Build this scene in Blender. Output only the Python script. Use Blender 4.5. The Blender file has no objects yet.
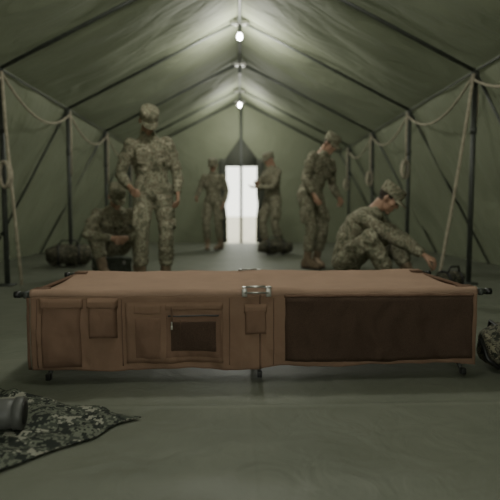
import bpy, bmesh, math, random
from mathutils import Vector, Matrix, noise, Quaternion
random.seed(4)
V=Vector
scn=bpy.context.scene
COL=scn.collection

# ------------------------------------------------------------------ materials
def newmat(name):
    m=bpy.data.materials.new(name); m.use_nodes=True
    nt=m.node_tree; b=nt.nodes["Principled BSDF"]
    return m,nt,b
def c4(c): return (c[0],c[1],c[2],1)
def simple(name,col,rough=.7,metal=0,var=.25,scale=20,bump=.0,bscale=200,emit=None,es=0,spec=.5,fold=0):
    m,nt,b=newmat(name)
    tc=nt.nodes.new('ShaderNodeTexCoord')
    n=nt.nodes.new('ShaderNodeTexNoise'); n.inputs['Scale'].default_value=scale; n.inputs['Detail'].default_value=5
    nt.links.new(tc.outputs['Object'],n.inputs['Vector'])
    r=nt.nodes.new('ShaderNodeValToRGB')
    r.color_ramp.elements[0].position=.3; r.color_ramp.elements[1].position=.7
    r.color_ramp.elements[0].color=c4([x*(1-var) for x in col]); r.color_ramp.elements[1].color=c4([x*(1+var) for x in col])
    nt.links.new(n.outputs['Fac'],r.inputs['Fac']); nt.links.new(r.outputs['Color'],b.inputs['Base Color'])
    b.inputs['Roughness'].default_value=rough; b.inputs['Metallic'].default_value=metal
    b.inputs['Specular IOR Level'].default_value=spec
    last=None
    if bump>0:
        n2=nt.nodes.new('ShaderNodeTexNoise'); n2.inputs['Scale'].default_value=bscale; n2.inputs['Detail'].default_value=3
        nt.links.new(tc.outputs['Object'],n2.inputs['Vector'])
        bp=nt.nodes.new('ShaderNodeBump'); bp.inputs['Strength'].default_value=bump; bp.inputs['Distance'].default_value=.01
        nt.links.new(n2.outputs['Fac'],bp.inputs['Height']); last=bp
    if fold>0:
        n3=nt.nodes.new('ShaderNodeTexNoise'); n3.inputs['Scale'].default_value=7; n3.inputs['Detail'].default_value=3; n3.inputs['Distortion'].default_value=1.0
        nt.links.new(tc.outputs['Object'],n3.inputs['Vector'])
        b3=nt.nodes.new('ShaderNodeBump'); b3.inputs['Strength'].default_value=fold; b3.inputs['Distance'].default_value=.03
        nt.links.new(n3.outputs['Fac'],b3.inputs['Height'])
        if last: nt.links.new(last.outputs['Normal'],b3.inputs['Normal'])
        last=b3
    if last: nt.links.new(last.outputs['Normal'],b.inputs['Normal'])
    if emit:
        b.inputs['Emission Color'].default_value=c4(emit); b.inputs['Emission Strength'].default_value=es
    return m
def camo(name,cols,scale=9,stops=(0,.42,.5,.58),pix=0):
    m,nt,b=newmat(name)
    tc=nt.nodes.new('ShaderNodeTexCoord'); vec=tc.outputs['Object']
    if pix:
        s=nt.nodes.new('ShaderNodeVectorMath'); s.operation='SNAP'; s.inputs[1].default_value=(pix,pix,pix)
        nt.links.new(vec,s.inputs[0]); vec=s.outputs[0]
    n=nt.nodes.new('ShaderNodeTexNoise'); n.inputs['Scale'].default_value=scale; n.inputs['Detail'].default_value=4; n.inputs['Roughness'].default_value=.6
    n.inputs['Distortion'].default_value=.4
    nt.links.new(vec,n.inputs['Vector'])
    r=nt.nodes.new('ShaderNodeValToRGB'); r.color_ramp.interpolation='CONSTANT'
    e=r.color_ramp.elements
    e[0].position=stops[0]; e[0].color=c4(cols[0]); e[1].position=stops[1]; e[1].color=c4(cols[1])
    for p,c in zip(stops[2:],cols[2:]):
        x=e.new(p); x.color=c4(c)
    nt.links.new(n.outputs['Fac'],r.inputs['Fac'])
    n2=nt.nodes.new('ShaderNodeTexNoise'); n2.inputs['Scale'].default_value=scale*2.3; n2.inputs['Detail'].default_value=2
    nt.links.new(vec,n2.inputs['Vector'])
    mx=nt.nodes.new('ShaderNodeMix'); mx.data_type='RGBA'
    gt=nt.nodes.new('ShaderNodeMath'); gt.operation='GREATER_THAN'; gt.inputs[1].default_value=.58
    nt.links.new(n2.outputs['Fac'],gt.inputs[0]); nt.links.new(gt.outputs[0],mx.inputs['Factor'])
    nt.links.new(r.outputs['Color'],mx.inputs[6]); mx.inputs[7].default_value=c4(cols[0])
    nt.links.new(mx.outputs[2],b.inputs['Base Color'])
    b.inputs['Roughness'].default_value=.9; b.inputs['Specular IOR Level'].default_value=.2
    return m
M={}
M['camo']=camo('uniform_camo',[(.12,.118,.08),(.24,.235,.165),(.175,.158,.11),(.33,.315,.23)],scale=13)
M['skin']=simple('skin',(.36,.22,.15),.55,var=.1)
M['hair']=simple('hair',(.035,.025,.018),.8)
M['boot']=simple('boot_suede',(.20,.15,.10),.85)
M['eye']=simple('eye',(.03,.02,.015),.2)
M['frame']=simple('painted_steel',(.05,.056,.048),.5,metal=.1)
M['steel']=simple('galvanised_steel',(.36,.36,.33),.42,metal=.8)
M['rope']=simple('hemp_rope',(.34,.31,.23),.9,bump=.6,bscale=400)
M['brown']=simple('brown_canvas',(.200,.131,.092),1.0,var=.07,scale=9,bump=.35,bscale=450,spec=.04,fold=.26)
M['brown_top_lit']=simple('brown_canvas_top_lit',(.295,.202,.148),1.0,var=.06,scale=6,bump=.3,bscale=450,spec=.05,fold=.16)  # lighter than the panel canvas: light from above put into the colour
M['brown_dark']=simple('brown_webbing',(.125,.080,.057),1.0,var=.12,spec=.05)
M['pocket']=simple('brown_pocket',(.165,.106,.075),1.0,var=.08,scale=14,bump=.35,bscale=450,spec=.04,fold=.3)
M['net']=simple('brown_mesh_net',(.085,.058,.043),1.0,var=.2,scale=260,bump=.8,bscale=420,spec=.03,fold=.2)
M['black']=simple('black_plastic',(.012,.012,.012),.45)
M['olive_box']=simple('olive_crate_paint',(.065,.075,.054),.7)
M['pack']=camo('pack_camo',[(.025,.027,.02),(.10,.10,.07),(.06,.055,.04),(.17,.16,.11)],scale=22)
M['cloth']=camo('digital_camo',[(.022,.026,.022),(.12,.13,.10),(.05,.057,.045),(.24,.24,.195)],scale=17,stops=(0,.42,.49,.57),pix=.008)
M['flask']=simple('flask_grey',(.075,.078,.072),.5)
M['sand']=simple('sand_ground',(.5,.47,.38),.95,scale=3)
M['lamp']=simple('lamp_glow',(1,1,1),.5,emit=(1,.98,.92),es=40)
def tentmat(name,col,rough=.8,trans=.0):
    m,nt,b=newmat(name)
    tc=nt.nodes.new('ShaderNodeTexCoord')
    n=nt.nodes.new('ShaderNodeTexNoise'); n.inputs['Scale'].default_value=1.2; n.inputs['Detail'].default_value=8
    nt.links.new(tc.outputs['Object'],n.inputs['Vector'])
    r=nt.nodes.new('ShaderNodeValToRGB'); r.color_ramp.elements[0].position=.3; r.color_ramp.elements[1].position=.7
    r.color_ramp.elements[0].color=c4([x*.85 for x in col]); r.color_ramp.elements[1].color=c4([x*1.12 for x in col])
    nt.links.new(n.outputs['Fac'],r.inputs['Fac']); nt.links.new(r.outputs['Color'],b.inputs['Base Color'])
    b.inputs['Roughness'].default_value=rough; b.inputs['Specular IOR Level'].default_value=.25
    mp=nt.nodes.new('ShaderNodeMapping'); mp.inputs['Scale'].default_value=(1.0,2.6,1.0); nt.links.new(tc.outputs['Object'],mp.inputs['Vector'])
    n2=nt.nodes.new('ShaderNodeTexNoise'); n2.inputs['Scale'].default_value=1.5; n2.inputs['Detail'].default_value=4; n2.inputs['Distortion'].default_value=1.2
    nt.links.new(mp.outputs[0],n2.inputs['Vector'])
    bp=nt.nodes.new('ShaderNodeBump'); bp.inputs['Strength'].default_value=.55; bp.inputs['Distance'].default_value=.09
    nt.links.new(n2.outputs['Fac'],bp.inputs['Height']); nt.links.new(bp.outputs['Normal'],b.inputs['Normal'])
    if trans>0:
        tr=nt.nodes.new('ShaderNodeBsdfTranslucent'); tr.inputs['Color'].default_value=(.48,.54,.36,1)
        mx=nt.nodes.new('ShaderNodeMixShader'); mx.inputs[0].default_value=trans
        out=[x for x in nt.nodes if x.type=='OUTPUT_MATERIAL'][0]
        nt.links.new(b.outputs[0],mx.inputs[1]); nt.links.new(tr.outputs[0],mx.inputs[2]); nt.links.new(mx.outputs[0],out.inputs['Surface'])
    return m
M['tent']=tentmat('tent_canvas',(.122,.134,.091),trans=.020)
M['tent_dark']=tentmat('tent_canvas_flap',(.05,.054,.042))
def floormat():
    m,nt,b=newmat('groundsheet')
    tc=nt.nodes.new('ShaderNodeTexCoord')
    n=nt.nodes.new('ShaderNodeTexNoise'); n.inputs['Scale'].default_value=2.5; n.inputs['Detail'].default_value=9; n.inputs['Roughness'].default_value=.65
    nt.links.new(tc.outputs['Object'],n.inputs['Vector'])
    r=nt.nodes.new('ShaderNodeValToRGB'); r.color_ramp.elements[0].position=.3; r.color_ramp.elements[1].position=.72
    r.color_ramp.elements[0].color=(.112,.122,.092,1); r.color_ramp.elements[1].color=(.152,.162,.126,1)
    nt.links.new(n.outputs['Fac'],r.inputs['Fac'])
    nt.links.new(r.outputs['Color'],b.inputs['Base Color']); b.inputs['Roughness'].default_value=.55
    b.inputs['Specular IOR Level'].default_value=.35
    n2=nt.nodes.new('ShaderNodeTexNoise'); n2.inputs['Scale'].default_value=6; n2.inputs['Detail'].default_value=7; n2.inputs['Distortion'].default_value=.8
    nt.links.new(tc.outputs['Object'],n2.inputs['Vector'])
    bp=nt.nodes.new('ShaderNodeBump'); bp.inputs['Strength'].default_value=.45; bp.inputs['Distance'].default_value=.025
    nt.links.new(n2.outputs['Fac'],bp.inputs['Height']); nt.links.new(bp.outputs['Normal'],b.inputs['Normal'])
    return m
M['floor']=floormat()

# ------------------------------------------------------------------ mesh helpers
def mkobj(name,bm,mats,smooth=True,parent=None):
    me=bpy.data.meshes.new(name); bmesh.ops.recalc_face_normals(bm,faces=bm.faces); bm.to_mesh(me); bm.free()
    for k in mats: me.materials.append(M[k])
    if smooth:
        for p in me.polygons: p.use_smooth=True
    o=bpy.data.objects.new(name,me); COL.objects.link(o)
    if parent: o.parent=parent
    return o
def perp(d):
    d=d.normalized(); a=V((0,0,1)) if abs(d.z)<.9 else V((1,0,0))
    u=d.cross(a).normalized(); return u,d.cross(u).normalized()
def loft(bm,secs,n=16,mat=0,power=1.0):
    rings=[]
    for c,u,v in secs:
        ring=[]
        for i in range(n):
            a=2*math.pi*i/n; ca,sa=math.cos(a),math.sin(a)
            if power!=1.0:
                ca=math.copysign(abs(ca)**power,ca); sa=math.copysign(abs(sa)**power,sa)
            ring.append(bm.verts.new(V(c)+u*ca+v*sa))
        rings.append(ring)
    fs=[]
    for a,b in zip(rings[:-1],rings[1:]):
        for i in range(n):
            fs.append(bm.faces.new((a[i],a[(i+1)%n],b[(i+1)%n],b[i])))
    fs.append(bm.faces.new(rings[0][::-1])); fs.append(bm.faces.new(rings[-1]))
    for f in fs: f.material_index=mat
    return fs
def tube(bm,pts,r,n=8,mat=0):
    pts=[V(p) for p in pts]; rs=r if isinstance(r,(list,tuple)) else [r]*len(pts)
    secs=[]; u=None
    for i,p in enumerate(pts):
        d=(pts[min(i+1,len(pts)-1)]-pts[max(i-1,0)]).normalized()
        if u is None: u,_=perp(d)
        else:
            u=(u-d*u.dot(d)); u.normalize()
        v=d.cross(u)
        secs.append((p,u*rs[i],v*rs[i]))
    return loft(bm,secs,n,mat)
def ball(bm,c,rad,mat=0,seg=12,rot=None):
    rad=V((rad,)*3) if not hasattr(rad,'__len__') else V(rad)
    mtx=Matrix.Translation(V(c))@(rot.to_4x4() if rot else Matrix.Identity(4))@Matrix.Diagonal((*rad,1))
    r=bmesh.ops.create_uvsphere(bm,u_segments=seg,v_segments=max(6,seg*2//3),radius=1,matrix=mtx)
    for v in r['verts']:
        for f in v.link_faces: f.material_index=mat
def box(bm,lo,hi,mat=0,bev=0,seg=2,mtx=None):
    lo=V(lo);hi=V(hi);c=(lo+hi)/2;s=hi-lo
    T=Matrix.Translation(c)@Matrix.Diagonal((*s,1))
    if mtx: T=mtx@T
    r=bmesh.ops.create_cube(bm,size=1,matrix=T)
    fs=set()
    for v in r['verts']:
        for f in v.link_faces: fs.add(f)
    for f in fs: f.material_index=mat
    if bev>0:
        es=set(e for f in fs for e in f.edges)
        bmesh.ops.bevel(bm,geom=list(es),offset=bev,segments=seg,affect='EDGES',profile=.5,clamp_overlap=True)
def remesh(bm,vox,smooth=2,disp=None):
    me=bpy.data.meshes.new('tmp'); bmesh.ops.recalc_face_normals(bm,faces=bm.faces); bm.to_mesh(me); bm.free()
    o=bpy.data.objects.new('tmp',me); COL.objects.link(o)
    md=o.modifiers.new('r','REMESH'); md.mode='VOXEL'; md.voxel_size=vox
    dg=bpy.context.evaluated_depsgraph_get(); dg.update()
    e=o.evaluated_get(dg); me2=bpy.data.meshes.new_from_object(e)
    bpy.data.objects.remove(o,do_unlink=True)
    b=bmesh.new(); b.from_mesh(me2); bpy.data.meshes.remove(me2)
    for _ in range(smooth): bmesh.ops.smooth_vert(b,verts=b.verts,factor=.5,use_axis_x=True,use_axis_y=True,use_axis_z=True)
    if disp:
        b.normal_update()
        nn=[(v,v.normal.copy()) for v in b.verts]
        for v,nr in nn: v.co+=nr*disp(v.co)
    return b
def merge(dst,src,mtx=None,matfn=None):
    mp={}
    for v in src.verts: mp[v]=dst.verts.new((mtx@v.co) if mtx else v.co)
    for f in src.faces:
        try: nf=dst.faces.new([mp[v] for v in f.verts])
        except ValueError: continue
        nf.material_index=matfn(f) if matfn else f.material_index
    src.free()

# ------------------------------------------------------------------ people
# slots: 0 camo 1 skin 2 hair 3 boot 4 eye
def make_head():
    b=bmesh.new()
    ball(b,(0,-.008,.150),(.074,.094,.083),seg=24)
    ball(b,(0,.030,.070),(.052,.056,.062),seg=20)
    ball(b,(0,.040,.110),(.060,.055,.070),seg=20)
    ball(b,(0,.068,.022),(.024,.022,.020))
    tube(b,[(0,.082,.132),(0,.104,.098),(0,.098,.088)],[.009,.015,.012])
    ball(b,(-.012,.094,.091),.010); ball(b,(.012,.094,.091),.010)
    tube(b,[(-.045,.078,.138),(0,.090,.140),(.045,.078,.138)],.011)
    tube(b,[(-.022,.082,.062),(0,.091,.064),(.022,.082,.062)],.0075)
    tube(b,[(-.020,.080,.052),(0,.088,.051),(.020,.080,.052)],.008)
    for s in(-1,1):
        ball(b,(s*.047,.062,.098),(.016,.018,.015))
        ball(b,(s*.077,-.008,.112),(.010,.020,.032),rot=Matrix.Rotation(s*.35,3,'Z'))
    tube(b,[(0,-.022,.09),(0,-.028,0),(0,-.035,-.075)],[.056,.055,.062],n=16)
    b=remesh(b,.0055,1)
    for v in b.verts:
        for s in(-1,1):
            d=(v.co-V((s*.031,.088,.120))).length
            if d<.02: v.co.y-=.009*(1-d/.02)
    out=bmesh.new()
    def mf(f):
        c=f.calc_center_median()
        if abs(c.x)>.078: return 1
        if c.z>.13 and c.y<.035 : return 2
        if c.z>.075 and c.y<-.025: return 2
        return 1
    merge(out,b,None,mf)
    for s in(-1,1): ball(out,(s*.031,.079,.120),.0115,mat=4)
    # patrol cap
    secs=[]
    X=V((1,0,0));Y=V((0,1,0))
    for z,rx,ry,cy in [(.150,.083,.104,-.004),(.160,.085,.106,-.004),(.205,.086,.107,-.004),(.232,.084,.104,-.006),(.240,.079,.098,-.006),(.243,.055,.07,-.006)]:
        secs.append((V((0,cy,z)),X*rx,Y*ry))
    loft(out,secs,28,0)
    top=[];bot=[]
    for i in range(11):
        a=math.radians(-68+136*i/10)
        pi=V((math.sin(a)*.084,math.cos(a)*.104-.004,.158)); 
        po=V((math.sin(a)*.080*.98,math.cos(a)*.104+.068*math.cos(a*.9)**.7,.146-.010*abs(math.sin(a))))
        top.append((out.verts.new(pi),out.verts.new(po))); bot.append((out.verts.new(pi-V((0,0,.006))),out.verts.new(po-V((0,0,.006)))))
    for i in range(10):
        for q in ((top[i][0],top[i][1],top[i+1][1],top[i+1][0]),(bot[i][0],bot[i+1][0],bot[i+1][1],bot[i][1]),(top[i][1],bot[i][1],bot[i+1][1],top[i+1][1])):
            out.faces.new(q).material_index=0
    return out
def make_hand(curl,right):
    # local: +Z along forearm direction, palm normal +Y, thumb side +X*s
    b=bmesh.new(); X=V((1,0,0));Y=V((0,1,0)); s=1 if right else -1
    loft(b,[(V((0,0,-.04)),X*.026,Y*.021),(V((0,0,0)),X*.028,Y*.019),(V((0,0,.03)),X*.037,Y*.017),(V((0,0,.07)),X*.041,Y*.015),(V((0,0,.092)),X*.038,Y*.012)],14)
    ball(b,(s*.022,.008,.03),(.017,.014,.028))
    for i,(x,L) in enumerate([(.030,.074),(.010,.082),(-.010,.077),(-.029,.060)]):
        p=V((s*x,0,.085)); pts=[V((s*x*.9,0,.06)),p.copy()]; a=curl*.35
        for k,fr in enumerate((.45,.32,.23)):
            a+=curl*(.5,.75,.5)[k]
            p=p+V((s*x*.12*fr*2,math.sin(a),math.cos(a)))*L*fr; pts.append(p.copy())
        tube(b,pts,[.0095,.0095,.0088,.0082,.0068],n=8)
    tube(b,[(s*.020,.004,.018),(s*.046,.014,.045),(s*.055,.024+.01*curl,.072),(s*.052,.034+.012*curl,.094)],[.013,.012,.0105,.008],n=8)
    return remesh(b,.004,1)
def ik(a,b,l1,l2,hint):
    d=b-a; L=min(d.length,.998*(l1+l2)); u=d.normalized()
    x=(l1*l1-l2*l2+L*L)/(2*L); h=math.sqrt(max(0,l1*l1-x*x))
    p=hint-u*hint.dot(u); p.normalize()
    return a+u*x+p*h, a+u*L
def soldier(loc,theta,P,N,hunch=(0,0,0),wr=None,wl=None,er=(.3,-1,0),el=(-.3,-1,0),ar=None,al=None,kr=(.1,1,0),kl=(-.1,1,0),
            pitch=0,yaw=0,roll=0,twist=0,scale=1.03,fr=15,fl=15,curl=.6,palm=None,name='soldier',seed=0,fup=None):
    P=V(P);N=V(N)
    R0=V((1,0,0))
    C=(P+N)/2+V(hunch)
    def bez(t): return P*(1-t)**2+C*2*t*(1-t)+N*t*t
    def bezd(t): return ((C-P)*(1-t)+(N-C)*t).normalized()
    b=bmesh.new()
    secs=[]
    tab=[(-.17,.115,.095),(-.10,.160,.120),(-.02,.176,.136),(.06,.168,.132),(.2,.155,.120),(.32,.156,.120),(.5,.172,.128),(.68,.190,.132),(.80,.190,.124),(.89,.160,.105),(.96,.105,.083),(1.02,.072,.070),(1.08,.066,.066)]
    def frame(t):
        tt=max(0,min(1,t)); d=bezd(tt); c=bez(tt)
        if t<0: c=P+d*t*(N-P).length
        if t>1: c=N+d*(t-1)*(N-P).length
        Ri=(Matrix.Rotation(math.radians(twist)*max(0,tt),3,'Z')@R0); Ri=(Ri-d*Ri.dot(d)).normalized(); F=d.cross(Ri).normalized()
        return c,d,Ri,F
    for t,rw,rd in tab:
        c,d,Ri,F=frame(t); secs.append((c,Ri*rw,F*rd))
    loft(b,secs,24)
    # shoulders / arms
    c,d,Ri,F=frame(.85)
    data=[]
    for s,w,e in((1,wr,er),(-1,wl,el)):
        S=c+Ri*.170*s+d*.002
        ball(b,S,.070)
        E,W=ik(S,V(w),.295,.265,V(e))
        fd=(W-E).normalized()
        tube(b,[S,S.lerp(E,.5),E,E.lerp(W,.35),W-fd*.01],[.068,.062,.053,.054,.040],n=14)
        ball(b,E,.053)
        data.append((s,W,fd,E))
        q=S.lerp(E,.45)+Ri*s*.052
        ball(b,q,(.02,.045,.06))
    # chest pockets
    c,d,Ri,F=frame(.64)
    for s in(-1,1):
        q=c+Ri*.08*s+F*.118
        rot=Matrix((Ri,F,d)).transposed()
        mt=Matrix.Translation(q)@rot.to_4x4()
        box(b,(-.055,-.02,-.065),(.055,.02,.06),mtx=mt); box(b,(-.06,-.02,.03),(.06,.027,.068),mtx=mt)
    # collar
    c,d,Ri,F=frame(1.0)
    loft(b,[(c-d*.02,Ri*.078,F*.078),(c+d*.045,Ri*.070,F*.072)],18)
    # legs
    bd=[]
    for s,a,k,fy in((1,ar,kr,fr),(-1,al,kl,fl)):
        Hp=P+R0*.092*s
        Kn,An=ik(Hp,V(a),.44,.43,V(k))
        ball(b,Hp,.105)
        tube(b,[Hp,Hp.lerp(Kn,.45),Kn,Kn.lerp(An,.35),Kn.lerp(An,.65),Kn.lerp(An,.70)],[.104,.091,.070,.074,.070,.055],n=16)
        ball(b,Kn,.071)
        q=Hp.lerp(Kn,.62)+R0*s*.078
        dd=(Kn-Hp).normalized(); uu=R0; ff=dd.cross(uu).normalized(); uu=ff.cross(dd)
        mt=Matrix.Translation(q)@Matrix((uu,ff,dd)).transposed().to_4x4()
        box(b,(-.02,-.07,-.09),(.02,.07,.09),mtx=mt)
        bd.append((Kn,An,math.radians(fy)*s))
    sv=V((seed*3.1,seed*1.7,0))
    def disp(p):
        q=p+sv
        return noise.noise(V((q.x*9,q.y*9,q.z*14)))*.011+ (abs(noise.noise(V((q.x*7,q.y*7,q.z*22))))-.2)*.010
    b=remesh(b,.012,3,disp)
    out=bmesh.new(); merge(out,b,None,lambda f:0)
    # boots
    for Kn,An,fy in bd:
        bb=bmesh.new(); up=(Kn-An).normalized()
        fwd=V((-math.sin(fy),math.cos(fy),0))
        if fup: fwd=V(fup).normalized()
        f2=fwd; lat=f2.cross(V((0,0,1))).normalized(); u2=lat.cross(f2).normalized()
        if u2.z<0:u2=-u2
        tube(bb,[An+up*.19,An+up*.08,An],[.054,.052,.050],n=14)
        sec=[]
        for y,h,w in[(-.075,.045,.026),(-.055,.06,.036),(0,.075,.041),(.06,.062,.043),(.12,.044,.048),(.17,.036,.046),(.20,.026,.032)]:
            sec.append((An+f2*y+u2*(-.092+h),lat*w,u2*h))
        loft(bb,sec,14,power=.8)
        bb=remesh(bb,.009,2); merge(out,bb,None,lambda f:3)
        sec=[(An+f2*y+u2*(-.086),lat*w,u2*.010) for y,w in[(-.08,.022),(-.06,.038),(0,.040),(.06,.043),(.12,.050),(.17,.048),(.205,.030)]]
        loft(out,sec,12,mat=2)
    # hands
    for s,W,fd,E in data:
        h=make_hand(curl,s>0)
        pn=V(palm[0] if s>0 else palm[1]) if palm else V((-s,0,0))
        pn=(pn-fd*pn.dot(fd)).normalized(); x=pn.cross(fd).normalized()
        mt=Matrix.Translation(W+fd*.012)@Matrix((x,pn,fd)).transposed().to_4x4()
        merge(out,h,mt,lambda f:1)
    # head
    c,d,Ri,F=frame(1.0)
    nd=(d*.5+V((0,0,1))*.6+F*.15).normalized()
    Hc=N+nd*.085
    Rm=Matrix.Rotation(math.radians(twist+yaw),4,'Z')@Matrix.Rotation(math.radians(-pitch),4,'X')@Matrix.Rotation(math.radians(roll),4,'Y')
    merge(out,make_head(),Matrix.Translation(Hc)@Rm@Matrix.Translation((0,.015,-.045)))
    mn=min(v.co.z for v in out.verts)
    T=Matrix.Rotation(math.radians(theta),4,'Z')@Matrix.Scale(scale,4)@Matrix.Translation((0,0,-mn))
    bmesh.ops.transform(out,matrix=T,verts=out.verts)
    o=mkobj(name,out,['camo','skin','hair','boot','eye'])
    o.location=loc
    return o
# man standing left, head bowed
soldier((-.86,5.0,0),194,P=(0,0,.93),N=(.045,.06,1.45),hunch=(0,-.03,0),wr=(.23,.20,.96),wl=(-.22,.16,.90),er=(.5,-1,0),el=(-.5,-1,0),
        ar=(.13,.02,.09),al=(-.11,.0,.09),pitch=44,yaw=6,scale=1.02,seed=1,curl=.7,palm=((-1,-.2,0),(1,-.2,0)))
# seated left
soldier((-1.54,6.0,.0),205,P=(0,0,.30),N=(0,.26,.72),hunch=(0,-.08,.02),wr=(.08,.50,.42),wl=(-.06,.52,.42),er=(1,-.2,-.2),el=(-1,-.2,-.2),
        ar=(.16,.42,.09),al=(-.18,.46,.09),kr=(.3,.3,1),kl=(-.3,.3,1),pitch=38,scale=1.08,seed=2,curl=1.0)
# far left
soldier((-.52,10.0,0),165,P=(0,0,.93),N=(0,.03,1.46),wr=(.25,.28,1.0),wl=(-.24,.10,.90),er=(.5,-1,-.3),ar=(.12,.03,.09),al=(-.12,-.05,.09),pitch=18,yaw=15,seed=3,scale=1.03)
# far right of door
soldier((.62,9.5,0),125,P=(0,0,.93),N=(0,.03,1.46),wr=(.02,.34,1.16),wl=(-.03,.36,1.12),er=(.8,-.4,-.8),el=(-.8,-.4,-.8),ar=(.13,.05,.09),al=(-.13,-.08,.09),pitch=22,scale=1.07,seed=4,palm=((-.3,0,1),(.3,0,1)))
# mid right standing
soldier((.96,6.7,0),-146,P=(0,-.03,.92),N=(-.12,.10,1.43),hunch=(0,-.04,.02),wr=(.19,.24,.92),wl=(-.29,.20,.88),er=(.5,-1,0),el=(-.5,-1,0),ar=(.11,.04,.09),al=(-.12,-.04,.09),pitch=38,yaw=10,scale=1.05,seed=5)
# crouching right
soldier((1.06,4.9,0),-115,P=(0,0,.23),N=(0,.24,.66),hunch=(0,-.14,.05),wr=(.10,.74,.26),wl=(-.10,.66,.28),er=(.6,-.3,-.3),el=(-.5,-.3,.6),
        ar=(.22,.42,.09),al=(-.18,.52,.09),kr=(.7,.2,1),kl=(-.3,.2,1),pitch=38,scale=1.12,seed=6,curl=.8,palm=((-.3,0,-1),(.3,0,-1)))

# ------------------------------------------------------------------ tent
W=2.4;EH=2.19;RH=3.42;GW=3.65
FR=[-.7,1.25,3.2,5.17,7.14,9.09,11.04]
Y0,Y1=-2.6,12.2
def sag(y):
    for a,b in zip([Y0]+FR,FR+[Y1]):
        if a<=y<=b: return math.sin(math.pi*(y-a)/(b-a))
    return 0
def panel(name,p0,p1,nu=30,amp=.07,out=(0,0,1),wr=.03):
    bm=bmesh.new(); rows=[]; ny=220; out=V(out)
    for j in range(ny+1):
        y=Y0+(Y1-Y0)*j/ny; r=[]
        fd=min(1,(Y1-y)/.7,(y-Y0)/.7)
        for i in range(nu+1):
            t=i/nu; p=V(p0).lerp(V(p1),t); e=math.sin(math.pi*t)**.6 if 0<i<nu else 0
            k=sag(y)*(amp*e)+fd*(noise.noise(V((t*3,y*1.6,p0[0])))*wr*e+ noise.noise(V((t*2.0+y*1.5,y*3.2,5)))*wr*.8*e+abs(noise.noise(V((t*3-y*1.2,y*1.8,15))))*wr*.8*e)
            q=p-out*k; q.y=y; r.append(bm.verts.new(q))
        rows.append(r)
    for a,b in zip(rows[:-1],rows[1:]):
        for i in range(nu): bm.faces.new((a[i],a[i+1],b[i+1],b[i]))
    o=mkobj(name,bm,['tent']); return o
pl=panel('ceiling',(-W-.02,0,EH+.03),(0,0,RH+.03),out=(0,0,1),amp=.10,wr=.05)
pr=panel('ceiling_r',(W+.02,0,EH+.03),(0,0,RH+.03),out=(0,0,1),amp=.10,wr=.05)
bb=bmesh.new(); bb.from_mesh(pl.data); bb.from_mesh(pr.data); bmesh.ops.remove_doubles(bb,verts=bb.verts,dist=.004)
bb.to_mesh(pl.data); bb.free(); bpy.data.objects.remove(pr,do_unlink=True)
panel('wall_left',(-GW-.03,0,-.055),(-W-.02,0,EH+.03),out=(-1,0,.1),amp=.06,wr=.09)
panel('wall_right',(GW+.03,0,-.055),(W+.02,0,EH+.03),out=(1,0,.1),amp=.06,wr=.09)
# gable walls with doorways
dl,dr,dt=-.38,.46,1.90
def gable(name,y,dl,dr,dt):
    bm=bmesh.new()
    def P3(x,z): return bm.verts.new((x,y,z))
    bm.faces.new([P3(-GW-.03,-.055),P3(dl,-.055),P3(dl,dt),P3(0,dt),P3(0,RH+.03),P3(-W-.02,EH+.03)])
    bm.faces.new([P3(GW+.03,-.055),P3(dr,-.055),P3(dr,dt),P3(0,dt),P3(0,RH+.03),P3(W+.02,EH+.03)][::-1])
    mkobj(name,bm,['tent'],smooth=False)
gable('wall_back',Y1,dl,dr,dt)
gable('wall_front_blocker',Y0,-1.3,1.3,2.2)  # unseen end wall, added to keep daylight from under the cot
# door: peaked canvas header and flaps tied back either side
bm=bmesh.new()
hd=[(-.44,1.84),(.52,1.84),(.50,1.92),(.02,2.55),(-.42,1.92)]
f=[bm.verts.new((x,Y1-.06,z)) for x,z in hd]; b2=[bm.verts.new((x,Y1-.03,z)) for x,z in hd]
bm.faces.new(f); bm.faces.new(b2[::-1])
for i in range(5): bm.faces.new((f[i],b2[i],b2[(i+1)%5],f[(i+1)%5]))
for s,x0 in((-1,dl),(1,dr)):
    secs=[]
    for i in range(24):
        t=i/23; z=2.0*(1-t)+.01
        w=.085-.03*math.exp(-((t-.55)/.08)**2)+.02*t
        secs.append((V((x0+s*.03,Y1-.10,z)),V((w,0,0)),V((0,.035,0))))
    loft(bm,secs,14)
    tube(bm,[(x0+s*.03-.07,Y1-.10,.92),(x0+s*.03,Y1-.145,.93),(x0+s*.03+.07,Y1-.10,.92)],.015)
mkobj('door_1',bm,['tent_dark'])
# floor and outside ground
bm=bmesh.new(); nx,ny=90,190; g=[]
SX=.04
def fz(x,y):
    z=noise.noise(V((x*1.2,y*1.2,0)))*.004
    z+=.0016*math.exp(-((x-SX)/.014)**2)
    z+=.003*math.exp(-((y-1.905-.01*x)/.012)**2)
    for a in(4.2,6.5,8.8): z+=.003*math.exp(-((y-a)/.02)**2)
    return z-.006
xs=[-GW+2*GW*i/nx for i in range(nx+1)]; xs=sorted(xs+[SX+d for d in(-.03,-.02,-.01,-.005,0.001,.005,.01,.02,.03)])
ys=[Y0+(Y1-Y0)*i/ny for i in range(ny+1)]; ys=sorted(ys+[1.905+d*.006 for d in range(-7,8)])
for y in ys: g.append([bm.verts.new((x,y,fz(x,y))) for x in xs])
for a,b in zip(g[:-1],g[1:]):
    for i in range(len(xs)-1): bm.faces.new((a[i],a[i+1],b[i+1],b[i]))
mkobj('floor',bm,['floor'])
bm=bmesh.new(); 
vs=[bm.verts.new(p) for p in((-60,-40,-.05),(60,-40,-.05),(60,90,-.05),(-60,90,-.05))]; bm.faces.new(vs)
mkobj('ground',bm,['sand'],smooth=False)
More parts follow.
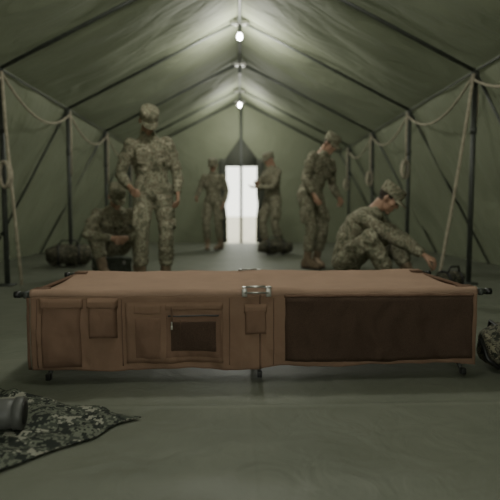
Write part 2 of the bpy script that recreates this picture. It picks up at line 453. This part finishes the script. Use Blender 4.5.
# frame
bm=bmesh.new()
for y in FR+[Y1-.05]:
    for s in(-1,1):
        if y<Y1-.1:
            tube(bm,[(s*W,y,-.005),(s*W,y,EH)],.026,10)
            box(bm,(s*W-.07,y-.07,-.004),(s*W+.07,y+.07,.012))
            tube(bm,[(s*W,y,EH-.14),(s*W,y,EH-.02)],.038,10)
            tube(bm,[(s*W,y,1.55),(s*W,y,1.62)],.034,10)
        tube(bm,[(s*W,y,EH-.01),(0,y,RH-.03)],.020,8)
        tube(bm,[(s*W,y,EH-.01),(s*(GW-.04),y,0.0)],.016,8)
    box(bm,(-.13,y-.05,RH-.09),(.13,y+.05,RH-.03),mat=1,bev=.01)
    tube(bm,[(0,y,RH-.22),(0,y,RH-.05)],.03,10,mat=0)
tube(bm,[(0,Y0,RH-.05),(0,Y1,RH-.05)],.022,8)
for s in(-1,1): tube(bm,[(s*W,Y0,EH-.01),(s*W,Y1,EH-.01)],.012,8)
tube(bm,[(.03,Y1-.05,0),(.03,Y1-.05,RH-.05)],.035,10)
tf=mkobj('tent_frame',bm,['frame','steel'])
# ropes
def rope(pts,r=.012,coil=None):
    bm=bmesh.new(); tube(bm,pts,r,8)
    if coil:
        c=V(coil)
        for k in range(4):
            tube(bm,[c+V((.045*math.sin(a)*(1+.1*k),.015*k-.03,.13*math.cos(a))) for a in[2*math.pi*i/16 for i in range(17)]],r*.8,6)
    mkobj('hanging_rope',bm,['rope'],parent=tf)
for s in(-1,1):
    pts=[]
    for a,b in zip(FR[1:-1],FR[2:]):
        for i in range(13):
            t=i/13; pts.append((s*(W-.035),a+(b-a)*t,EH-.08-.30*4*t*(1-t)*.9))
    rope(pts,.013)
rope([(2.36,5.12,EH-.05),(2.30,5.1,1.7),(2.18,5.08,.9),(2.05,5.05,.15),(2.02,5.02,.012)],.017)
rope([(2.44,5.22,EH-.05),(2.45,5.2,1.9),(2.42,5.2,1.3)],.012)
rope([(-2.36,5.12,EH-.05),(-2.33,5.1,1.6),(-2.26,5.08,.7),(-2.20,5.05,.012)],.017,coil=(-2.33,5.06,1.12))
for s in(-1,1):
    for y in FR[4:7]:
        rope([(s*(W-.05),y-.04,EH-.05),(s*(W-.06),y-.05,1.8),(s*(W-.05),y-.05,1.25)],.014,coil=(s*(W-.07),y-.07,1.35) if s>0 else None)
# lamps; near bulbs out of view are added to light the foreground
LZ={-.7:3.05,1.25:3.05,3.2:3.12,7.14:3.17,11.04:3.06}
for y,z in LZ.items():
    bm=bmesh.new()
    tube(bm,[(0,y-.02,RH-.06),(0,y-.02,z+.1)],.006,6,mat=0)
    tube(bm,[(0,y-.02,z+.12),(0,y-.02,z+.05),(0,y-.02,z+.04)],[.02,.03,.045],12,mat=0)
    ball(bm,(0,y-.02,z),(.036,.036,.052),mat=1,seg=16)
    mkobj('hanging_bulb',bm,['frame','lamp'])
    L=bpy.data.lights.new('bulb_light','POINT'); L.energy={-.7:24,1.25:42,3.2:95,7.14:105,11.04:85}[y]; L.shadow_soft_size=.14; L.color=(1,.99,.90)
    o=bpy.data.objects.new('bulb_light',L); COL.objects.link(o); o.location=(0,y-.02,z-.22)

# ------------------------------------------------------------------ cot
cot=bpy.data.objects.new('camp_cot',None); COL.objects.link(cot)
CX=.07
cot.location=(CX,2.53,0); cot.rotation_euler=(0,0,math.radians(1.4))
HL=.985; HW=.35; ZT=.405
def lx(px): return (px-240)/227-CX
def lz(py): return .75-(py-212)/229
# canvas top
bm=bmesh.new(); rows=[]; nx=160
prof=[]
for i in range(25):
    t=i/24; prof.append((-HW+.012+t*(2*HW-.024),.0,t))
def ez(x): return .004*noise.noise(V((x*4,0,0)))-.005*abs(math.sin(math.pi*x/HL))
for i in range(nx+1):
    x=-HL+2*HL*i/nx; r=[]
    for y,_,t in prof:
        z=ZT+.012 - .032*math.sin(math.pi*t)**.7*(1-.6*math.exp(-(x/.05)**2)) + noise.noise(V((x*5,y*6,2)))*.006+noise.noise(V((x*16,y*8,2)))*.0025
        r.append(bm.verts.new((x,y,z+ez(x)*abs(1-2*t))))
    def wrap(sg):
        o=[]
        for a in(30,70,110,150):
            a=math.radians(a); o.append(bm.verts.new((x,sg*(HW-.012+.022*math.sin(a)),ZT-.012+.022*math.cos(a)+.002+ez(x))))
        return o
    r=wrap(-1)[::-1]+r+wrap(1)
    rows.append(r)
for a,b in zip(rows[:-1],rows[1:]):
    for i in range(len(a)-1): bm.faces.new((a[i],a[i+1],b[i+1],b[i]))
o=mkobj('canvas_top',bm,['brown_top_lit'],parent=cot)
md=o.modifiers.new('s','SOLIDIFY'); md.thickness=.004
# front hanging panel
YF=-HW-.014
def pd(x,z):
    k=min(1,(ZT-z)/.30)
    return -(.012*math.sin(x*5+1)*k+.028*noise.noise(V((x*3.5,z*2,1)))*k+.022*noise.noise(V((x*9+z*4,z*5,3)))*k+.008*noise.noise(V((x*24+z*6,z*9,3)))*k)
bm=bmesh.new(); rows=[]
nz=36; nx=240
for i in range(nx+1):
    x=-HL+.005+(2*HL-.01)*i/nx
    zb=.064+.006*math.sin(x*3.2)+.012*noise.noise(V((x*4,0,0)))
    r=[]
    for j in range(nz+1):
        z=ZT-.02+(zb-ZT+.02)*j/nz
        r.append(bm.verts.new((x,YF+pd(x,z),z)))
    rows.append(r)
for a,b in zip(rows[:-1],rows[1:]):
    for i in range(nz): bm.faces.new((a[i],a[i+1],b[i+1],b[i]))
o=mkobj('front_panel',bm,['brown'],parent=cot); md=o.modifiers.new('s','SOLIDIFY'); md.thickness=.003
# patches following panel
def patch(name,x0,x1,z0,z1,th,mat,bulge=0,nx=24,nz=16,edge=.006,off=.001,sagb=0,sagt=0,wr=0):
    bm=bmesh.new(); F=[];Bk=[]
    sd=x0*7; k1=.0035 if mat!='brown_top_lit' else .001
    for i in range(nx+1):
        rf=[];rb=[]
        for j in range(nz+1):
            u=i/nx;v=j/nz; x=x0+(x1-x0)*u
            a=z0-sagb*math.sin(math.pi*u)+k1*noise.noise(V((x*14,sd,0))); b_=z1-sagt*math.sin(math.pi*u)+k1*noise.noise(V((x*14,sd,5))); z=a+(b_-a)*v
            dx=min(x-x0,x1-x)/edge; dz=min(z-a,b_-z)/edge; e=max(0,min(1,dx,dz)); e=math.sqrt(max(0,1-(1-e)**2))
            t=th*e+bulge*math.sin(math.pi*u)**.6*math.sin(math.pi*v)**.6 + wr*(.5+noise.noise(V((x*18,z*12,7))))*e
            y=YF+pd(x,z)-off
            xx=x+.003*noise.noise(V((z*14,sd,3)))
            rf.append(bm.verts.new((xx,y-t,z))); rb.append(bm.verts.new((xx,y+.001,z)))
        F.append(rf);Bk.append(rb)
    for i in range(nx):
        for j in range(nz):
            bm.faces.new((F[i][j],F[i][j+1],F[i+1][j+1],F[i+1][j])); bm.faces.new((Bk[i][j],Bk[i+1][j],Bk[i+1][j+1],Bk[i][j+1]))
    for i in range(nx):
        bm.faces.new((F[i][0],F[i+1][0],Bk[i+1][0],Bk[i][0])); bm.faces.new((F[i][nz],Bk[i][nz],Bk[i+1][nz],F[i+1][nz]))
    for j in range(nz):
        bm.faces.new((F[0][j],Bk[0][j],Bk[0][j+1],F[0][j+1])); bm.faces.new((F[nx][j],F[nx][j+1],Bk[nx][j+1],Bk[nx][j]))
    return mkobj(name,bm,[mat],parent=cot)
def PP(name,a,b,c,d,*r,**k):
    return patch(name,lx(a),lx(b),lz(d),lz(c),*r,**k)
PP('binding_left',30,33,296,368,.0012,'brown_dark',nx=4)
PP('binding_mid',257,259,295,369,.0015,'brown_dark',nx=4)
PP('pocket_large',44,82,300,366,.004,'pocket',bulge=.008,sagt=.004,wr=.008)
PP('pocket_large_flap',42,84,297,307,.011,'brown',bulge=.004,nz=6,sagb=.006)
PP('pouch',90,117,302,337,.020,'pocket',bulge=.016,edge=.016,wr=.008)
PP('pouch_flap',88,118,297,307,.032,'brown',bulge=.004,nz=6,edge=.012,sagb=.004)
PP('organiser_base',125,221,302,364,.003,'brown',bulge=.004,nx=40,wr=.003)
PP('organiser_pocket_left',134,160,316,360,.006,'pocket',bulge=.008,wr=.007)
PP('organiser_flap_left',133,161,303,314,.010,'brown',nz=6,sagb=.003)
PP('organiser_pocket_right',163,220,312,360,.007,'pocket',bulge=.004,nx=30,wr=.003)
PP('organiser_net',168,215,320,353,.012,'net',bulge=.004,nx=30,wr=.003)
PP('organiser_flap_right',163,221,303,310,.012,'brown',nz=5,sagb=.002)
PP('zip_tape',165,218,314,317,.013,'black',nz=3)
PP('strap_vertical',169,172,305,330,.016,'brown_dark',nx=4)
PP('strap_vertical_b',178,180,318,352,.017,'brown_dark',nx=4)
PP('pouch_small',243,264,307,334,.010,'pocket',bulge=.006,edge=.008,wr=.004)
PP('pouch_small_flap',242,265,304,313,.015,'brown',nz=5)
PP('net_panel',283,474,297,362,.006,'net',bulge=.010,nx=90,nz=24,sagb=.012,wr=.014,off=.003)
PP('net_hem',282,475,295,298,.008,'brown_dark',nx=80,nz=4)
for k,(a,b,c,d) in enumerate([(39,40,298,366),(121,122,298,366),(227,228,298,366),(271,272,298,366)]):
    PP('stitching_%d'%(k+1),a,b,c,d,.002,'brown_dark',nx=4,nz=12,edge=.002)
# zipper pull
bm=bmesh.new()
zx=lx(171); zz=lz(320)
tube(bm,[(zx,YF-.030,zz),(zx,YF-.032,zz-.018)],.003); box(bm,(zx-.004,YF-.035,zz-.034),(zx+.004,YF-.029,zz-.016),bev=.001)
mkobj('zip_pull',bm,['steel'],parent=cot)
# frame
bm=bmesh.new()
for s in(-1,1):
    tube(bm,[(-HL-.05,s*(HW-.012),ZT-.012),(HL+.05,s*(HW-.012),ZT-.012)],.0125,12,mat=0)
    for e in(-1,1):
        tube(bm,[(e*(HL+.045),s*(HW-.012),ZT-.012),(e*(HL+.070),s*(HW-.012),ZT-.012)],.015,12,mat=1)
        box(bm,(e*(HL+.02)-.010,s*(HW-.012)-.015,ZT-.028),(e*(HL+.02)+.010,s*(HW-.012)+.015,ZT+.003),mat=0,bev=.004)
for e in(-1,1):
    tube(bm,[(e*(HL+.010),-HW+.01,ZT-.012),(e*(HL+.006),0,ZT-.010),(e*(HL+.010),HW-.01,ZT-.012)],.010,10,mat=2)
for x in(-.945,0.0,.945):
    for s in(-1,1):
        d=.011*s
        tube(bm,[(x+d,s*(HW-.045),ZT-.03),(x+d,-s*(HW-.045),.010)],.010,10,mat=0)
        box(bm,(x+d-.011,-s*(HW-.050)-.016,0),(x+d+.011,-s*(HW-.050)+.016,.030),mat=1,bev=.003)
        box(bm,(x-.02,s*(HW-.03)-.035,ZT-.05),(x+.02,s*(HW-.03)+.01,ZT-.02),mat=1)
    tube(bm,[(x-.02,0,.205),(x+.02,0,.205)],.012,8,mat=1)
mkobj('cot_frame',bm,['frame','black','brown_dark'],parent=cot)
# hinge buckles at centre
bm=bmesh.new()
for s in(-1,1):
    y=s*(HW-.010)
    xc=-.005
    box(bm,(xc-.066,y-.014,ZT+.010),(xc-.045,y+.014,ZT+.017),bev=.003)
    box(bm,(xc+.030,y-.014,ZT+.010),(xc+.066,y+.014,ZT+.017),bev=.003)
    tube(bm,[(xc-.05,y-.010,ZT+.015),(xc+.04,y-.010,ZT+.016)],.0035); tube(bm,[(xc-.05,y+.010,ZT+.015),(xc+.04,y+.010,ZT+.016)],.0035)
    if s<0:
        for dx in(-.055,.05):
            box(bm,(xc+dx-.012,YF-.014,ZT-.024),(xc+dx+.012,YF-.006,ZT+.012),bev=.003)
        tube(bm,[(xc-.055,YF-.012,ZT-.006),(xc+.05,YF-.012,ZT-.006)],.004)
mkobj('hinge_buckles',bm,['steel'],parent=cot)
# corner reinforcement webbing on top
bm=bmesh.new()
for e in(-1,1):
    for s in(-1,1):
        box(bm,(min(e*.92,e*(HL)),s*(HW-.05)-.025,ZT-.004),(max(e*.92,e*(HL)),s*(HW-.05)+.025,ZT+.011),bev=.003)
mkobj('corner_webbing',bm,['brown_dark'],parent=cot)

# ------------------------------------------------------------------ foreground cloth
bm=bmesh.new(); A_,B_,C_,D_=V((-.36,1.775,0)),V((-.98,1.10,0)),V((-1.85,1.75,0)),V((-1.12,2.13,0))
n=90; g=[]
for i in range(n+1):
    r=[]
    for j in range(n+1):
        u,v=i/n,j/n
        p=(A_.lerp(B_,u)).lerp(D_.lerp(C_,u),v)
        p.x+=.03*noise.noise(V((u*6,v*6,9))); p.y+=.03*noise.noise(V((u*6,v*6,19)))
        h=.010+.026*abs(noise.noise(V((p.x*5,p.y*9,4))))+.020*max(0,noise.noise(V((p.x*3,p.y*4,8))))+.008*noise.noise(V((p.x*18,p.y*18,8)))
        h+=.035*math.exp(-((v-.93)/.08)**2)*(.4+.6*u)
        e=min(u,1-u,v,1-v)*14; p.z=.004+max(0,h)*min(1,e+.15)
        r.append(bm.verts.new(p))
    g.append(r)
for a,b in zip(g[:-1],g[1:]):
    for i in range(n): bm.faces.new((a[i],a[i+1],b[i+1],b[i]))
o=mkobj('camouflage_cloth',bm,['cloth']); md=o.modifiers.new('s','SOLIDIFY'); md.thickness=.003
# flask
bm=bmesh.new()
def ring(xs_rs,mat):
    loft(bm,[(V((x,0,0)),V((0,r,0)),V((0,0,r))) for x,r in xs_rs],28,mat)
ring([(-.24,.043),(-.235,.050),(-.05,.050),(-.035,.048),(-.03,.042)],0)
ring([(-.032,.042),(-.03,.054),(-.004,.054),(0,.050)],0)
ring([(-.002,.040),(.002,.038),(.003,.03)],1)
o=mkobj('vacuum_flask',bm,['flask','black']); o.location=(-.725,1.65,.076); o.rotation_euler=(0,math.radians(2),math.radians(10))
# rucksack right
bm=bmesh.new()
for p,r in [((0,0,.11),(.22,.13,.11)),((.12,0,.13),(.15,.14,.12)),((-.14,-.03,.08),(.09,.10,.08)),((-.05,-.12,.08),(.09,.05,.07)),((.12,-.13,.08),(.08,.05,.07))]:
    ball(bm,p,r,seg=18)
bm=remesh(bm,.012,2,lambda p:noise.noise(p*16)*.010+noise.noise(p*40)*.004)
for x in(-.12,-.02,.12):
    tube(bm,[(x,.13,.05),(x,.08,.20),(x,-.02,.238 if x>-.1 else .185),(x-.005,-.12,.17),(x,-.175,.09),(x,-.14,.02)],.009,6,mat=1)
box(bm,(-.14,-.19,.10),(-.10,-.165,.135),mat=1,bev=.004); box(bm,(-.04,-.195,.09),(0,-.17,.125),mat=1,bev=.004)
tube(bm,[(-.20,.02,.10),(-.23,-.06,.14),(-.22,-.10,.06),(-.17,-.12,.02)],.011,6,mat=1)
o=mkobj('rucksack',bm,['pack','black']); o.location=(1.38,2.38,0); 
zmin=min(v.co.z for v in o.data.vertices); o.location.z=-zmin

# ------------------------------------------------------------------ gear in the tent
def crate(loc,sz,rz=0,name='storage_crate'):
    bm=bmesh.new(); x,y,z=[s/2 for s in sz]; h=sz[2]
    box(bm,(-x,-y,0),(x,y,h*.72),bev=.012); box(bm,(-x-.01,-y-.01,h*.72),(x+.01,y+.01,h),bev=.015)
    for i in range(4):
        xx=-x+.08+(2*x-.16)*i/3; box(bm,(xx-.015,-y-.014,.02),(xx+.015,-y+.004,h*.70),bev=.004)
    for s in(-1,1): box(bm,(s*x*.55-.02,-y-.022,h*.60),(s*x*.55+.02,-y-.004,h*.85),mat=1,bev=.004); tube(bm,[(s*(x+.004),-.07,h*.5),(s*(x+.035),-.06,h*.5),(s*(x+.035),.06,h*.5),(s*(x+.004),.07,h*.5)],.008,6,mat=1)
    o=mkobj(name,bm,['olive_box','steel'],smooth=False); o.location=loc; o.rotation_euler=(0,0,rz)
def duffel(loc,L=.7,r=.17,rz=0,mat='olive_box',seed=0):
    bm=bmesh.new()
    secs=[]
    for i in range(13):
        t=-1+2*i/12; k=(1-abs(t)**5*.45); secs.append((V((t*L/2,0,r)),V((0,r*k*1.15,0)),V((0,0,r*k))))
    loft(bm,secs,20)
    bm=remesh(bm,.018,2,lambda p:noise.noise(p*7+V((seed,0,0)))*.035-.02*max(0,p.z-r))
    for s in(-1,1):
        tube(bm,[V((s*L*.22,math.cos(a)*(r*1.15+.012),r+math.sin(a)*(r+.012))) for a in[2*math.pi*i/20 for i in range(21)]],.012,6,mat=1)
    tube(bm,[(-L*.22,-.05,2*r),(-L*.15,-.06,2*r+.06),(L*.15,-.06,2*r+.06),(L*.22,-.05,2*r)],.01,6,mat=1)
    o=mkobj('duffel_bag',bm,[mat,'black']); o.location=loc; o.rotation_euler=(0,0,rz)
    o.location.z=-min(v.co.z for v in o.data.vertices)-.003
crate((-1.57,6.12,0),(.42,.34,.20),.4)
duffel((.62,8.7,0),.6,.12,.1,'pack',1)
duffel((-2.35,6.9,0),.6,.14,.3,'pack',2)
duffel((2.35,8.0,0),.7,.15,1.2,'pack',4)
duffel((2.02,4.75,0),.34,.075,.4,'pack',5)
duffel((-2.5,9.5,0),.7,.18,1.5,'pack',8)

# ------------------------------------------------------------------ world & camera
w=bpy.data.worlds.new('World'); scn.world=w; w.use_nodes=True
nt=w.node_tree; bg=nt.nodes['Background']; bg.inputs['Color'].default_value=(.98,1,.88,1); bg.inputs['Strength'].default_value=3.4
cam=bpy.data.cameras.new('cam'); co=bpy.data.objects.new('cam',cam); COL.objects.link(co); scn.camera=co
cam.sensor_width=36; cam.lens=36; co.location=(0,0,.75)
co.rotation_euler=(math.radians(90-4.35),0,math.radians(-1.15))
cam.dof.use_dof=True; cam.dof.focus_distance=2.2; cam.dof.aperture_fstop=1.8
cam.clip_end=300
